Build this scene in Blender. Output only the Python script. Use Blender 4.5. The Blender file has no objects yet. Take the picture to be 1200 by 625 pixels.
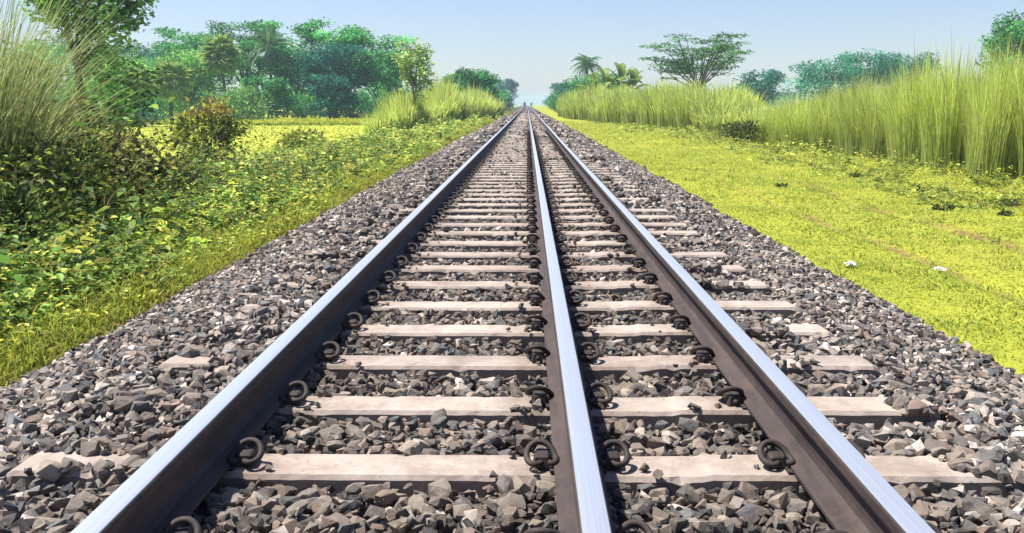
import bpy, bmesh, math
import numpy as np
from mathutils import Vector, Matrix, Euler

R = math.radians
scene = bpy.context.scene
C = scene.collection

# ------------------------------------------------------------------ camera
cam_d = bpy.data.cameras.new("camera")
cam_d.sensor_width = 36.0
cam_d.lens = 35.0
cam_d.clip_start = 0.05
cam_d.clip_end = 6000
cam = bpy.data.objects.new("camera", cam_d)
C.objects.link(cam)
CAM = Vector((0.0, 0.0, 1.036))
cam.location = CAM
cam.rotation_euler = (R(90 - 9.25), 0, R(0.87))
scene.camera = cam

# ------------------------------------------------------------------ sky and sun
SUN_EL, SUN_AZ = 63.0, -76.0          # azimuth measured from +Y towards +X (negative: left)
world = bpy.data.worlds.new("World")
scene.world = world
world.use_nodes = True
wn = world.node_tree
wn.nodes.clear()
wo = wn.nodes.new("ShaderNodeOutputWorld")
bg = wn.nodes.new("ShaderNodeBackground")
sky = wn.nodes.new("ShaderNodeTexSky")
sky.sky_type = 'NISHITA'
sky.sun_disc = False
sky.sun_elevation = R(SUN_EL)
sky.sun_rotation = R(SUN_AZ)
sky.altitude = 20
sky.air_density = 1.0
sky.dust_density = 0.5
sky.ozone_density = 3.6
bg.inputs["Strength"].default_value = 0.080
tintn = wn.nodes.new("ShaderNodeMix")
tintn.data_type, tintn.blend_type = 'RGBA', 'MULTIPLY'
tintn.inputs[0].default_value = 1.0
tintn.inputs[7].default_value = (.98, .935, 1.04, 1)          # slightly cooler air over the whole sky
wn.links.new(sky.outputs[0], tintn.inputs[6])
wn.links.new(tintn.outputs[2], bg.inputs[0])
wn.links.new(bg.outputs[0], wo.inputs[0])

sun_d = bpy.data.lights.new("sun", 'SUN')
sun_d.energy = 5.0
sun_d.angle = R(1.2)
sun_d.color = (1.0, 0.95, 0.86)
sun = bpy.data.objects.new("sun", sun_d)
C.objects.link(sun)
sdir = Vector((math.sin(R(SUN_AZ)) * math.cos(R(SUN_EL)), math.cos(R(SUN_AZ)) * math.cos(R(SUN_EL)), math.sin(R(SUN_EL))))
sun.rotation_euler = (-sdir).to_track_quat('-Z', 'Y').to_euler()
sun.location = (0, 0, 40)

vs = scene.view_settings
vs.view_transform = 'Standard'
vs.look = 'None'
vs.exposure = 0.88
vs.gamma = 1.0
vs.use_curve_mapping = False
cy = scene.cycles
cy.use_denoising = True
cy.max_bounces = 5
cy.diffuse_bounces = 3
cy.glossy_bounces = 2
cy.transmission_bounces = 3
cy.transparent_max_bounces = 4
cy.volume_bounces = 1

rng = np.random.RandomState(7)

# ------------------------------------------------------------------ helpers
def tag(o, label=None, cat=None, group=None, kind=None):
    if label: o["label"] = label
    if cat: o["category"] = cat
    if group: o["group"] = group
    if kind: o["kind"] = kind
    return o

def link(name, me, mat=None, parent=None, loc=(0, 0, 0), rot=(0, 0, 0), scale=(1, 1, 1)):
    if mat is not None and len(me.materials) == 0:
        me.materials.append(mat)
    o = bpy.data.objects.new(name, me)
    o.location, o.rotation_euler, o.scale = loc, rot, scale
    if parent is not None: o.parent = parent
    C.objects.link(o)
    return o

def empty(name, loc=(0, 0, 0), rz=0.0):
    o = bpy.data.objects.new(name, None)
    o.empty_display_size = 0.2
    o.location = loc
    o.rotation_euler = (0, 0, rz)
    C.objects.link(o)
    return o

def np_mesh(name, V, F, tint=None, smooth=False):
    """V (n,3), F (m,k) all faces with k corners, tint (n,3) per vertex"""
    V = np.ascontiguousarray(V, dtype=np.float32).reshape(-1, 3)
    F = np.ascontiguousarray(F, dtype=np.int32)
    m, k = F.shape
    me = bpy.data.meshes.new(name)
    me.vertices.add(len(V)); me.vertices.foreach_set("co", V.ravel())
    me.loops.add(m * k); me.loops.foreach_set("vertex_index", F.ravel())
    me.polygons.add(m)
    me.polygons.foreach_set("loop_start", np.arange(0, m * k, k, dtype=np.int32))
    me.polygons.foreach_set("use_smooth", np.full(m, smooth, dtype=bool))
    if tint is not None:
        a = me.attributes.new("tint", 'FLOAT_COLOR', 'POINT')
        col = np.ones((len(V), 4), dtype=np.float32); col[:, :3] = tint
        a.data.foreach_set("color", col.ravel())
    me.update(calc_edges=True)
    return me

class Soup:
    """collects quads"""
    def __init__(s): s.V, s.F, s.T, s.n = [], [], [], 0
    def add(s, V, F, T):
        V = np.asarray(V, dtype=np.float32).reshape(-1, 3)
        s.V.append(V); s.F.append(np.asarray(F) + s.n); s.T.append(np.asarray(T, dtype=np.float32).reshape(-1, 3)); s.n += len(V)
    def mesh(s, name, smooth=False):
        return np_mesh(name, np.concatenate(s.V), np.concatenate(s.F), np.concatenate(s.T), smooth)

def unit(v):
    return v / np.maximum(np.linalg.norm(v, axis=-1, keepdims=True), 1e-6)

def rdir(rs, n):
    return unit(rs.normal(size=(n, 3)))

def pal(rs, n, cols, var=0.25):
    """pick from a palette of (r,g,b) with brightness jitter"""
    cols = np.array(cols)
    c = cols[rs.randint(0, len(cols), n)]
    return c * np.exp(rs.normal(0, var, (n, 1)))

def leaves(sp, rs, P, D, N, L, W, tint, fold=0.18, hi=False):
    n = len(P)
    L = np.broadcast_to(np.asarray(L, dtype=float).reshape(-1, 1), (n, 1))
    W = np.broadcast_to(np.asarray(W, dtype=float).reshape(-1, 1), (n, 1))
    D = unit(D); S = unit(np.cross(D, N)); N = np.cross(S, D)
    if hi:                      # rounder outline, folded along the midrib
        V = np.stack([P, P + D * L * .28 + S * W * .46 + N * W * fold, P + D * L * .66 + S * W * .40 + N * (W * fold - L * .03), P + D * L - N * L * .12,
                      P + D * L * .66 - S * W * .40 + N * (W * fold - L * .03), P + D * L * .28 - S * W * .46 + N * W * fold], 1)
        F = (np.arange(n)[:, None, None] * 6 + np.array([[0, 1, 2, 3], [0, 3, 4, 5]])[None]).reshape(-1, 4)
        sp.add(V, F, np.repeat(tint, 6, axis=0))
        return
    V = np.stack([P, P + D * L * .42 + S * W * .5 + N * W * fold, P + D * L - N * L * .08, P + D * L * .42 - S * W * .5 + N * W * fold], 1)
    F = np.arange(n * 4).reshape(n, 4)
    sp.add(V, F, np.repeat(tint, 4, axis=0))

def blades(sp, P, lean, L, W, droop, tint0, tint1, seg=3, curl=2.0):
    """P (n,3) roots, lean (n,2) horizontal lean per unit length"""
    n = len(P)
    t = np.linspace(0, 1, seg + 1)
    L = np.asarray(L).reshape(-1, 1); W = np.asarray(W).reshape(-1, 1); droop = np.asarray(droop).reshape(-1, 1)
    h = L * (0.35 * t + 0.65 * t ** curl)
    z = L * (t - droop * t ** 3)
    X = P[:, None, 0] + lean[:, :1] * h
    Y = P[:, None, 1] + lean[:, 1:2] * h
    Z = P[:, None, 2] + z
    ctr = np.stack([X, Y, Z], -1)
    ld = unit(np.concatenate([lean, np.zeros((n, 1))], 1) + 1e-4)
    ang = np.random.RandomState(n).uniform(-1.2, 1.2, n)
    side = np.stack([-ld[:, 1] * np.cos(ang) + ld[:, 0] * np.sin(ang), ld[:, 0] * np.cos(ang) + ld[:, 1] * np.sin(ang), np.zeros(n)], -1)
    wd = W * (np.array([1.0] * seg + [0.12]) * (1 - 0.45 * t))
    A = ctr + side[:, None] * wd[..., None] * .5
    B = ctr - side[:, None] * wd[..., None] * .5
    V = np.stack([A, B], 2).reshape(n, -1, 3)
    k = 2 * (seg + 1)
    f = np.array([[2 * i, 2 * i + 1, 2 * i + 3, 2 * i + 2] for i in range(seg)])
    F = (np.arange(n)[:, None, None] * k + f[None]).reshape(-1, 4)
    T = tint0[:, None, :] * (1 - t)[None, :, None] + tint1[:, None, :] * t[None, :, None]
    T = np.repeat(T, 2, axis=1)
    sp.add(V, F, T)

def tube(sp, pts, rad, col, sides=6):
    pts = np.asarray(pts, float); n = len(pts)
    rad = np.broadcast_to(np.asarray(rad, float), (n,))
    tan = unit(np.gradient(pts, axis=0))
    ref = np.array([0, 0, 1.0]) if abs(tan[0, 2]) < .9 else np.array([1.0, 0, 0])
    rings = []
    u = unit(np.cross(tan[0], ref))
    for i in range(n):
        u = unit(u - tan[i] * np.dot(u, tan[i])); v = np.cross(tan[i], u)
        a = np.arange(sides) * 2 * math.pi / sides
        rings.append(pts[i] + rad[i] * (np.cos(a)[:, None] * u + np.sin(a)[:, None] * v))
    V = np.concatenate(rings)
    F = []
    for i in range(n - 1):
        for j in range(sides):
            j2 = (j + 1) % sides
            F.append([i * sides + j, i * sides + j2, (i + 1) * sides + j2, (i + 1) * sides + j])
    for r0, rev in ((0, True), (n - 1, False)):
        idx = [r0 * sides + j for j in range(sides)]
        if rev: idx = idx[::-1]
        if sides == 6: F += [[idx[0], idx[1], idx[2], idx[3]], [idx[0], idx[3], idx[4], idx[5]]]
        elif sides == 8: F += [[idx[0], idx[1], idx[2], idx[3]], [idx[0], idx[3], idx[4], idx[7]], [idx[4], idx[5], idx[6], idx[7]]]
        elif sides == 4: F += [idx]
    sp.add(V, np.array(F), np.broadcast_to(np.asarray(col, float), (len(V), 3)))

def spline(p, n):
    """Catmull-Rom through p"""
    p = np.asarray(p, float)
    q = np.concatenate([[2 * p[0] - p[1]], p, [2 * p[-1] - p[-2]]])
    out = []
    for i in range(len(p) - 1):
        for t in np.linspace(0, 1, n, endpoint=False):
            a, b, c, d = q[i:i + 4]
            out.append(.5 * (2 * b + (c - a) * t + (2 * a - 5 * b + 4 * c - d) * t ** 2 + (3 * b - a - 3 * c + d) * t ** 3))
    out.append(p[-1])
    return np.array(out)

def vnoise(x, y, s=1.0, seed=0):
    """smooth value noise in -1..1"""
    x = np.asarray(x, float) / s; y = np.asarray(y, float) / s
    xi, yi = np.floor(x).astype(np.int64), np.floor(y).astype(np.int64)
    fx, fy = x - xi, y - yi
    fx = fx * fx * (3 - 2 * fx); fy = fy * fy * (3 - 2 * fy)
    def h(a, b):
        k = (a * 374761393 + b * 668265263 + seed * 974634777) & 0xffffffff
        k = ((k ^ (k >> 13)) * 1274126177) & 0xffffffff
        return ((k ^ (k >> 16)) & 0xffff) / 32767.5 - 1
    return (h(xi, yi) * (1 - fx) + h(xi + 1, yi) * fx) * (1 - fy) + (h(xi, yi + 1) * (1 - fx) + h(xi + 1, yi + 1) * fx) * fy

# ------------------------------------------------------------------ materials
class NT:
    def __init__(s, name):
        s.m = bpy.data.materials.new(name); s.m.use_nodes = True
        s.t = s.m.node_tree; s.t.nodes.clear()
        s.out = s.n("ShaderNodeOutputMaterial")
    def n(s, typ, **kw):
        nd = s.t.nodes.new(typ)
        for k, v in kw.items(): setattr(nd, k, v)
        return nd
    def l(s, a, b): s.t.links.new(a, b)
    def val(s, sock, v):
        if hasattr(v, "is_output"): s.l(v, sock)
        else: sock.default_value = v
    def mix(s, a, b, f, mode='MIX'):
        nd = s.n("ShaderNodeMix", data_type='RGBA', blend_type=mode)
        s.val(nd.inputs[0], f); s.val(nd.inputs[6], a); s.val(nd.inputs[7], b)
        return nd.outputs[2]
    def noise(s, scale, detail=4, rough=.6, vec=None):
        nd = s.n("ShaderNodeTexNoise"); nd.inputs["Scale"].default_value = scale
        nd.inputs["Detail"].default_value = detail; nd.inputs["Roughness"].default_value = rough
        if vec is not None: s.l(vec, nd.inputs["Vector"])
        return nd.outputs[0]
    def ramp(s, f, stops):
        nd = s.n("ShaderNodeValToRGB"); s.l(f, nd.inputs[0])
        e = nd.color_ramp.elements
        while len(e) < len(stops): e.new(0.5)
        for k, (p, c) in zip(e, stops):
            k.position = p; k.color = (c, c, c, 1) if np.isscalar(c) else (*c, 1)
        return nd.outputs[0]
    def math(s, op, a, b=0.0, c=0.0, clamp=False):
        nd = s.n("ShaderNodeMath", operation=op, use_clamp=clamp)
        for i, v in enumerate((a, b, c)): s.val(nd.inputs[i], v)
        return nd.outputs[0]
    def obj(s): return s.n("ShaderNodeTexCoord").outputs["Object"]
    def geo(s): return s.n("ShaderNodeNewGeometry").outputs["Position"]
    def attr(s, name="tint"):
        nd = s.n("ShaderNodeAttribute"); nd.attribute_name = name; return nd.outputs["Color"]
    def rnd(s): return s.n("ShaderNodeObjectInfo").outputs["Random"]
    def bump(s, h, strength=.5, dist=.01):
        nd = s.n("ShaderNodeBump"); nd.inputs["Strength"].default_value = strength
        nd.inputs["Distance"].default_value = dist; s.l(h, nd.inputs["Height"]); return nd.outputs[0]
    def pbr(s, col, rough=.8, normal=None, metallic=0.0, spec=.3):
        b = s.n("ShaderNodeBsdfPrincipled")
        s.val(b.inputs["Base Color"], col if hasattr(col, "is_output") else (*col, 1))
        s.val(b.inputs["Roughness"], rough); s.val(b.inputs["Metallic"], metallic)
        b.inputs["Specular IOR Level"].default_value = spec
        if normal is not None: s.l(normal, b.inputs["Normal"])
        return b.outputs[0]
    def done(s, shader): s.l(shader, s.out.inputs["Surface"]); return s.m

def foliage_mat(name, trans=.35, rough=.55, var=.25, spec=.25):
    t = NT(name)
    c = t.attr()
    f = t.math('ADD', t.math('MULTIPLY', t.rnd(), var), 1 - var / 2)
    g = t.n("ShaderNodeVectorMath", operation='SCALE'); t.l(c, g.inputs[0]); t.l(f, g.inputs["Scale"])
    p = t.pbr(g.outputs[0], rough, spec=spec)
    tr = t.n("ShaderNodeBsdfTranslucent"); t.l(g.outputs[0], tr.inputs[0])
    mx = t.n("ShaderNodeMixShader"); mx.inputs[0].default_value = trans
    t.l(p, mx.inputs[1]); t.l(tr.outputs[0], mx.inputs[2])
    return t.done(mx.outputs[0])

M_leaf = foliage_mat("leaf_surface")
M_grass = foliage_mat("grass_blade", trans=.48, rough=.6, spec=.2)
M_lawn = foliage_mat("lawn_blade", trans=.4, rough=.7, var=0, spec=.1)

def bark_mat():
    t = NT("bark")
    c = t.mix(t.attr(), (0.02, .015, .012, 1), t.ramp(t.noise(6, 5, vec=t.geo()), [(.4, 0), (.75, .8)]))
    return t.done(t.pbr(c, .9, t.bump(t.noise(14, 4), .6, .03)))
M_bark = bark_mat()

def stone_mat(name, single):
    t = NT(name)
    if single:
        c = t.ramp(t.rnd(), [(0, (.09, .078, .068)), (.2, (.24, .185, .145)), (.38, (.15, .13, .115)), (.55, (.31, .25, .195)), (.72, (.12, .12, .118)), (.86, (.22, .155, .115)), (1, (.48, .41, .34))])
    else:
        c = t.attr()
    pos = t.geo()
    c = t.mix(c, t.mix(c, (.5, .46, .42, 1), .6), t.ramp(t.noise(38, 5, .7, pos), [(.45, 0), (.75, .55)]))
    c = t.mix(c, (.045, .035, .03, 1), t.ramp(t.noise(19, 5, .7, pos), [(.48, 0), (.75, .6)]))
    return t.done(t.pbr(c, .82, t.bump(t.noise(45, 6, .75, pos), .8, .012), spec=.25))
M_stone1 = stone_mat("crushed_stone_single", True)
M_stone = stone_mat("crushed_stone", False)

def concrete_mat():
    t = NT("sleeper_concrete")
    pos = t.geo()
    c = t.mix((.43, .37, .315, 1), (.35, .29, .25, 1), t.rnd())
    c = t.mix(c, (.23, .17, .145, 1), t.ramp(t.noise(5, 6, .65, pos), [(.45, 0), (.72, .75)]))
    c = t.mix(c, (.54, .47, .42, 1), t.ramp(t.noise(30, 5, .7, pos), [(.5, 0), (.75, .5)]))
    c = t.mix(c, (.10, .075, .065, 1), t.ramp(t.noise(55, 3, .7, pos), [(.62, 0), (.72, .7)]))
    # rust and grease washed off the rails onto the seats
    sx = t.n("ShaderNodeSeparateXYZ"); t.l(pos, sx.inputs[0])
    grease = None
    for rx in (-0.92, 0.147, 0.823):
        f = t.math('SUBTRACT', 1.0, t.math('DIVIDE', t.math('ABSOLUTE', t.math('SUBTRACT', sx.outputs[0], rx)), .30), clamp=True)
        grease = f if grease is None else t.math('MAXIMUM', grease, f)
    c = t.mix(c, (.12, .075, .05, 1), t.math('MULTIPLY', grease, t.ramp(t.noise(14, 5, .7, pos), [(.35, .2), (.65, 1)])))
    c = t.mix(c, (.16, .125, .105, 1), t.ramp(t.noise(2.3, 5, .7, pos), [(.5, 0), (.68, .55)]))
    # sides painted darker than the top: their shade put into the colour
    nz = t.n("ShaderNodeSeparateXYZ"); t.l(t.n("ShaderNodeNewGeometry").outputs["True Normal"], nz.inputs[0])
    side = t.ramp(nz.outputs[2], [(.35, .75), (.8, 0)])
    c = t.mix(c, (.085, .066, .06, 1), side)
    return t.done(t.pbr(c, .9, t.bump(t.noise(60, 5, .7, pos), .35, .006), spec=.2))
M_conc = concrete_mat()

def rust_mat(name, base, dark, red):
    t = NT(name)
    pos = t.geo()
    mp = t.n("ShaderNodeMapping"); mp.inputs["Scale"].default_value = (1, .12, 1); t.l(pos, mp.inputs[0])
    c = t.mix((*base, 1), (*dark, 1), t.ramp(t.noise(22, 5, .65, mp.outputs[0]), [(.35, 0), (.7, 1)]))
    c = t.mix(c, (*red, 1), t.ramp(t.noise(9, 4, .7, pos), [(.5, 0), (.8, .7)]))
    return t.done(t.pbr(c, .72, t.bump(t.noise(120, 4, .7, pos), .3, .002), spec=.35))
M_rust = rust_mat("rusted_steel", (.070, .050, .045), (.028, .022, .021), (.11, .065, .048))
M_clip = rust_mat("clip_steel", (.05, .038, .034), (.02, .016, .016), (.11, .062, .042))

def polished_mat():
    t = NT("polished_railhead")
    pos = t.geo()
    mp = t.n("ShaderNodeMapping"); mp.inputs["Scale"].default_value = (60, .25, 1); t.l(pos, mp.inputs[0])
    st = t.noise(2.2, 4, .6, mp.outputs[0])
    c = t.mix((.86, .86, .86, 1), (.58, .54, .50, 1), t.ramp(st, [(.45, 0), (.8, .8)]))
    r = t.ramp(st, [(.3, .26), (.75, .42)])
    return t.done(t.pbr(c, r, t.bump(st, .08, .002), metallic=.79))
M_polish = polished_mat()

def simple_mat(name, col, rough=.8, var=.3, sc=8):
    t = NT(name)
    c = t.mix((*col, 1), (*[v * (1 - var) for v in col], 1), t.noise(sc, 4, .6, t.obj()))
    return t.done(t.pbr(c, rough))
M_paper = simple_mat("paper", (.78, .76, .72), .7, .15, 20)
M_cloth = simple_mat("dark_cloth", (.035, .04, .055), .9)
M_skin = simple_mat("skin", (.18, .10, .07), .6)

# ------------------------------------------------------------------ terrain
GX = [-3000, -40, -14, -9, -6, -4.2, -2.6, -2.15, 2.1, 2.45, 4, 9.5, 13, 30, 3000]
GZ = [-1.30, -1.3, -1.28, -1.02, -.68, -.48, -.34, -.55, -.55, -.31, -.34, -.36, -.55, -.9, -.95]
def gz(x, y):
    x = np.asarray(x, float); y = np.asarray(y, float)
    z = np.interp(x, GX, GZ)
    out = np.clip((np.abs(x) - 2.1) / 1.5, 0, 1)
    z = z + out * (.05 * vnoise(x, y, 2.3, 1) + .02 * vnoise(x, y, .7, 2))
    near = (x > 2.2) & (x < 9)
    for rx, dp in ((3.52, .035), (4.68, .03)):
        z = z - near * dp * np.exp(-((x - rx - .05 * vnoise(y, y * 0, 3.0, 5)) / .09) ** 2) * np.clip((26 - y) / 12, 0, 1)
    return z

def axis(*segs):
    out = []
    for a, b, st in segs: out += list(np.arange(a, b, st))
    return np.array(out + [segs[-1][1]])

ax = axis((-2600, -200, 200), (-200, -40, 20), (-40, -14, 2), (-14, -2.4, .4), (-2.4, -1.8, .1), (-1.8, 1.8, 1.2), (1.8, 6.0, .06), (6, 14, .4), (14, 40, 2.6), (40, 200, 20), (200, 2600, 200))
ay = axis((-30, 2, 4), (2, 26, .25), (26, 80, 1.5), (80, 300, 10), (300, 2600, 230))
xx, yy = np.meshgrid(ax, ay)
V = np.stack([xx, yy, gz(xx, yy)], -1).reshape(-1, 3)
ny, nx = xx.shape
i = np.arange((ny - 1) * nx).reshape(ny - 1, nx)[:, :-1].ravel()
F = np.stack([i, i + 1, i + 1 + nx, i + nx], 1)

def ground_mat():
    t = NT("ground_cover_soil")
    pos = t.geo()
    sep = t.n("ShaderNodeSeparateXYZ"); t.l(pos, sep.inputs[0])
    x, y = sep.outputs[0], sep.outputs[1]
    n1, n2, n3 = t.noise(.35, 5, .6, pos), t.noise(2.2, 6, .65, pos), t.noise(22, 4, .7, pos)
    lawn = t.mix((.28, .31, .04, 1), (.36, .36, .045, 1), t.ramp(n1, [(.35, 0), (.65, 1)]))
    lawn = t.mix(lawn, (.17, .22, .018, 1), t.ramp(n2, [(.5, 0), (.75, .75)]))
    lawn = t.mix(lawn, (.11, .13, .02, 1), t.ramp(n3, [(.5, 0), (.72, .6)]))
    # worn wheel tracks show bare earth
    wob = t.math('MULTIPLY', t.math('SUBTRACT', t.noise(.6, 3, .6, pos), .5), .06)
    xs = t.math('ADD', x, wob)
    soil = None
    for rx, wd, amt in ((3.52, .10, 1.5), (4.68, .18, 1.5), (4.1, .5, .2)):
        d = t.math('ABSOLUTE', t.math('SUBTRACT', xs, rx))
        f = t.math('SUBTRACT', 1.0, t.math('DIVIDE', d, wd), clamp=True)
        f = t.math('MULTIPLY', f, amt)
        soil = f if soil is None else t.math('MAXIMUM', soil, f)
    patch = t.ramp(t.noise(.9, 5, .7, pos), [(.36, .15), (.6, 1)])
    fade = t.math('SUBTRACT', 1.0, t.math('DIVIDE', t.math('SUBTRACT', y, 8.0), 20.0), clamp=True)
    soil = t.math('MULTIPLY', t.math('MULTIPLY', soil, patch), fade)
    lawn = t.mix(lawn, (.20, .125, .06, 1), t.math('MULTIPLY', soil, 1.1, clamp=True))
    weeds = t.mix((.035, .04, .014, 1), (.10, .12, .02, 1), n2)
    field = t.mix((.44, .47, .07, 1), (.37, .42, .06, 1), t.ramp(n1, [(.35, 0), (.7, 1)]))
    field = t.mix(field, (.17, .22, .016, 1), t.ramp(n2, [(.55, 0), (.8, .4)]))
    c = t.mix(weeds, lawn, t.math('GREATER_THAN', x, 0.0))
    c = t.mix(c, field, t.math('LESS_THAN', t.math('ADD', x, t.math('MULTIPLY', wob, 10.0)), -9.4))
    edge = t.math('SUBTRACT', 1.0, t.math('DIVIDE', t.math('ABSOLUTE', t.math('ADD', x, 2.70)), .3), clamp=True)
    c = t.mix(c, (.24, .15, .07, 1), t.math('MULTIPLY', edge, t.ramp(n2, [(.4, 0), (.6, 1)])))
    return t.done(t.pbr(c, .95, t.bump(n3, .6, .03), spec=.05))
ground = link("ground", np_mesh("ground", V, F, smooth=True), ground_mat())
tag(ground, kind="structure")

# ------------------------------------------------------------------ ballast bed
RAILS = (-0.92, 0.147, 0.823)
S0, SP = 2.795, 0.593                     # first whole sleeper in view and spacing
LEFT_E, RIGHT_E = -2.52, 2.42
def bed(x, y):
    b = np.interp(x, [-2.8, -2.5, -1.7, -1.5, -.95, -.85, .76, .86, 1.4, 1.65, 2.4, 2.7], [-.40, -.31, -.05, -.020, -.025, -.034, -.034, -.028, -.028, -.055, -.29, -.40])
    return b + .012 * vnoise(x, y, .35, 3) + .012 * vnoise(x, y, 1.1, 4)
bx = np.array([-2.85, -2.65, -2.45, -2.2, -2.0, -1.8, -1.65, -1.5, -1.2, -.95, -.6, -.2, .2, .6, .86, 1.1, 1.4, 1.6, 1.8, 2.0, 2.2, 2.4, 2.55, 2.75])
by = axis((-3, 40, .5), (40, 200, 8), (200, 640, 40))
xx, yy = np.meshgrid(bx, by)
V = np.stack([xx, yy, bed(xx, yy) - .035 - .08 * (np.abs(xx + .05) > 2.55)], -1).reshape(-1, 3)
ny, nx = xx.shape
i = np.arange((ny - 1) * nx).reshape(ny - 1, nx)[:, :-1].ravel()
F = np.stack([i, i + 1, i + 1 + nx, i + nx], 1)
def bed_mat():
    t = NT("ballast_dust")
    pos = t.geo()
    vo = t.n("ShaderNodeTexVoronoi"); vo.inputs["Scale"].default_value = 15; t.l(pos, vo.inputs["Vector"])
    c = t.mix((.07, .06, .055, 1), (.20, .17, .15, 1), vo.outputs["Color"])
    c = t.mix(c, (.06, .05, .045, 1), t.ramp(t.noise(3, 5, .7, pos), [(.4, 0), (.8, .7)]))
    return t.done(t.pbr(c, .95, t.bump(vo.outputs["Distance"], 1.0, .04), spec=.1))
ballast = link("ballast_bed", np_mesh("ballast_bed", V, F, smooth=True), bed_mat())
tag(ballast, kind="structure")

def hull_variants(rs, count, npts, flat=.7):
    out = []
    for k in range(count):
        p = rs.uniform(-1, 1, (npts, 3))
        p = p / np.maximum(np.abs(p).max(1, keepdims=True), 1e-3) ** .55      # push outward: blocky
        p = p * .62 + unit(p) * .38
        p *= np.array([1.0, rs.uniform(.62, .9), rs.uniform(flat * .72, flat)])
        bm = bmesh.new()
        for q in p: bm.verts.new(q)
        r = bmesh.ops.convex_hull(bm, input=bm.verts)
        bmesh.ops.delete(bm, geom=[g for g in bm.verts if not g.link_faces], context='VERTS')
        bmesh.ops.triangulate(bm, faces=bm.faces)
        bm.verts.index_update()
        out.append((np.array([v.co[:] for v in bm.verts]), np.array([[v.index for v in f.verts] for f in bm.faces])))
        bm.free()
    return out

STONE_COL = [(.10, .09, .08), (.25, .205, .165), (.16, .145, .13), (.35, .29, .235), (.12, .123, .125), (.22, .16, .125), (.54, .47, .41), (.05, .046, .043), (.18, .16, .145), (.30, .24, .195)]
def rot_mats(rz, rx, ry):
    cz, sz, cx, sx, cy_, sy = np.cos(rz), np.sin(rz), np.cos(rx), np.sin(rx), np.cos(ry), np.sin(ry)
    o, z = np.ones_like(cz), np.zeros_like(cz)
    Z = np.stack([np.stack([cz, -sz, z], -1), np.stack([sz, cz, z], -1), np.stack([z, z, o], -1)], 1)
    X = np.stack([np.stack([o, z, z], -1), np.stack([z, cx, -sx], -1), np.stack([z, sx, cx], -1)], 1)
    Y = np.stack([np.stack([cy_, z, sy], -1), np.stack([z, o, z], -1), np.stack([-sy, z, cy_], -1)], 1)
    return Z @ X @ Y

def stone_field(rs, y0, y1, sp, size, second=.46):
    P = []
    for lay, keep in ((0, 1.0), (1, second)):
        gx_, gy_ = np.meshgrid(np.arange(-2.85, 2.6, sp), np.arange(y0, y1, sp))
        x = gx_.ravel() + rs.uniform(-.5, .5, gx_.size) * sp + lay * sp * .5
        y = gy_.ravel() + rs.uniform(-.5, .5, gx_.size) * sp + lay * sp * .5
        k = rs.uniform(size=x.size) < keep
        P.append(np.stack([x[k], y[k], np.full(k.sum(), lay)], 1))
    P = np.concatenate(P)
    n = len(P); x, y, lay = P.T
    r = size * np.clip(np.exp(rs.normal(0, .30, n)), .5, 1.75)
    z = bed(x, y) - r * .45 + lay * size * .55 + rs.uniform(-.012, .013, n)
    ok = np.ones(n, bool)
    for rx in RAILS:
        ok &= (np.abs(x - rx) > .060 + r * .55) | ((z + r * .75 < .002) & (np.abs(x - rx) > .02))
    dy = np.abs((y - S0 + SP / 2) % SP - SP / 2)
    over = (dy < .108 + r * .35) & (x > -1.52) & (x < 1.45)
    inner = (x > -.95) & (x < .86)
    nearclip = np.zeros(n, bool)
    for rx in RAILS: nearclip |= np.abs(x - rx) < .26
    # no stones on the sleeper tops between the rails; outside, stones lie on parts of the ends
    grit = over & inner & nearclip & (rs.uniform(size=n) < .16) & (dy > .045)
    r = np.where(grit, r * .6, r)
    drop = over & inner & ~grit
    cover = vnoise(x, y, .28, 9) + np.where(x < 0, .66, -.15)
    drop |= over & ~inner & (cover < .15)
    z = np.where(over & ~drop, np.maximum(z, r * .28), z)
    ok &= ~drop
    # ragged shoulder edge
    el = LEFT_E - .12 * np.clip((y - 10) / 30, 0, 1) * 2 + .10 * vnoise(y, y * 0, .8, 11)
    er = RIGHT_E + .10 * vnoise(y, y * 0, .8, 12) + .05 * np.clip((y - 10) / 30, 0, 1)
    ok &= (x > el) & (x < er)
    x, y, z, r = x[ok], y[ok], z[ok], r[ok]
    m = len(x)
    col = np.array(STONE_COL)[rs.randint(0, len(STONE_COL), m)] * np.exp(rs.normal(.08, .2, (m, 1)))
    # brake dust and grease darken the stones beside the rails
    gr = np.zeros(m)
    for rx in RAILS: gr = np.maximum(gr, np.exp(-((x - rx) / .24) ** 2))
    col *= (1 - .5 * gr[:, None])
    inn = ((x > -.95) & (x < .86))[:, None]
    col = np.where(inn, col * np.array([.82, .79, .77]), col)
    rot = rot_mats(rs.uniform(0, 6.28, m), rs.normal(0, .38, m), rs.normal(0, .38, m))
    return np.stack([x, y, z], 1), r, rot, col

def bake_stones(rs, P, r, rot, col, variants):
    which = rs.randint(0, len(variants), len(P))
    Vs, Fs, Ts, off = [], [], [], 0
    for k, (v, f) in enumerate(variants):
        s = np.where(which == k)[0]
        if not len(s): continue
        W = np.einsum('nij,vj->nvi', rot[s], v) * r[s][:, None, None] + P[s][:, None]
        Fs.append((f[None] + (np.arange(len(s)) * len(v))[:, None, None]).reshape(-1, 3) + off)
        Vs.append(W.reshape(-1, 3)); Ts.append(np.repeat(col[s], len(v), axis=0)); off += W.shape[0] * W.shape[1]
    return np.concatenate(Vs), np.concatenate(Fs), np.concatenate(Ts)

rs = np.random.RandomState(21)
V14, V10 = hull_variants(rs, 28, 11), hull_variants(rs, 20, 9)
V22 = hull_variants(rs, 16, 26)
parts = []
P, r, rot, col = stone_field(rs, 1.7, 7.8, .0375, .0255)
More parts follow.
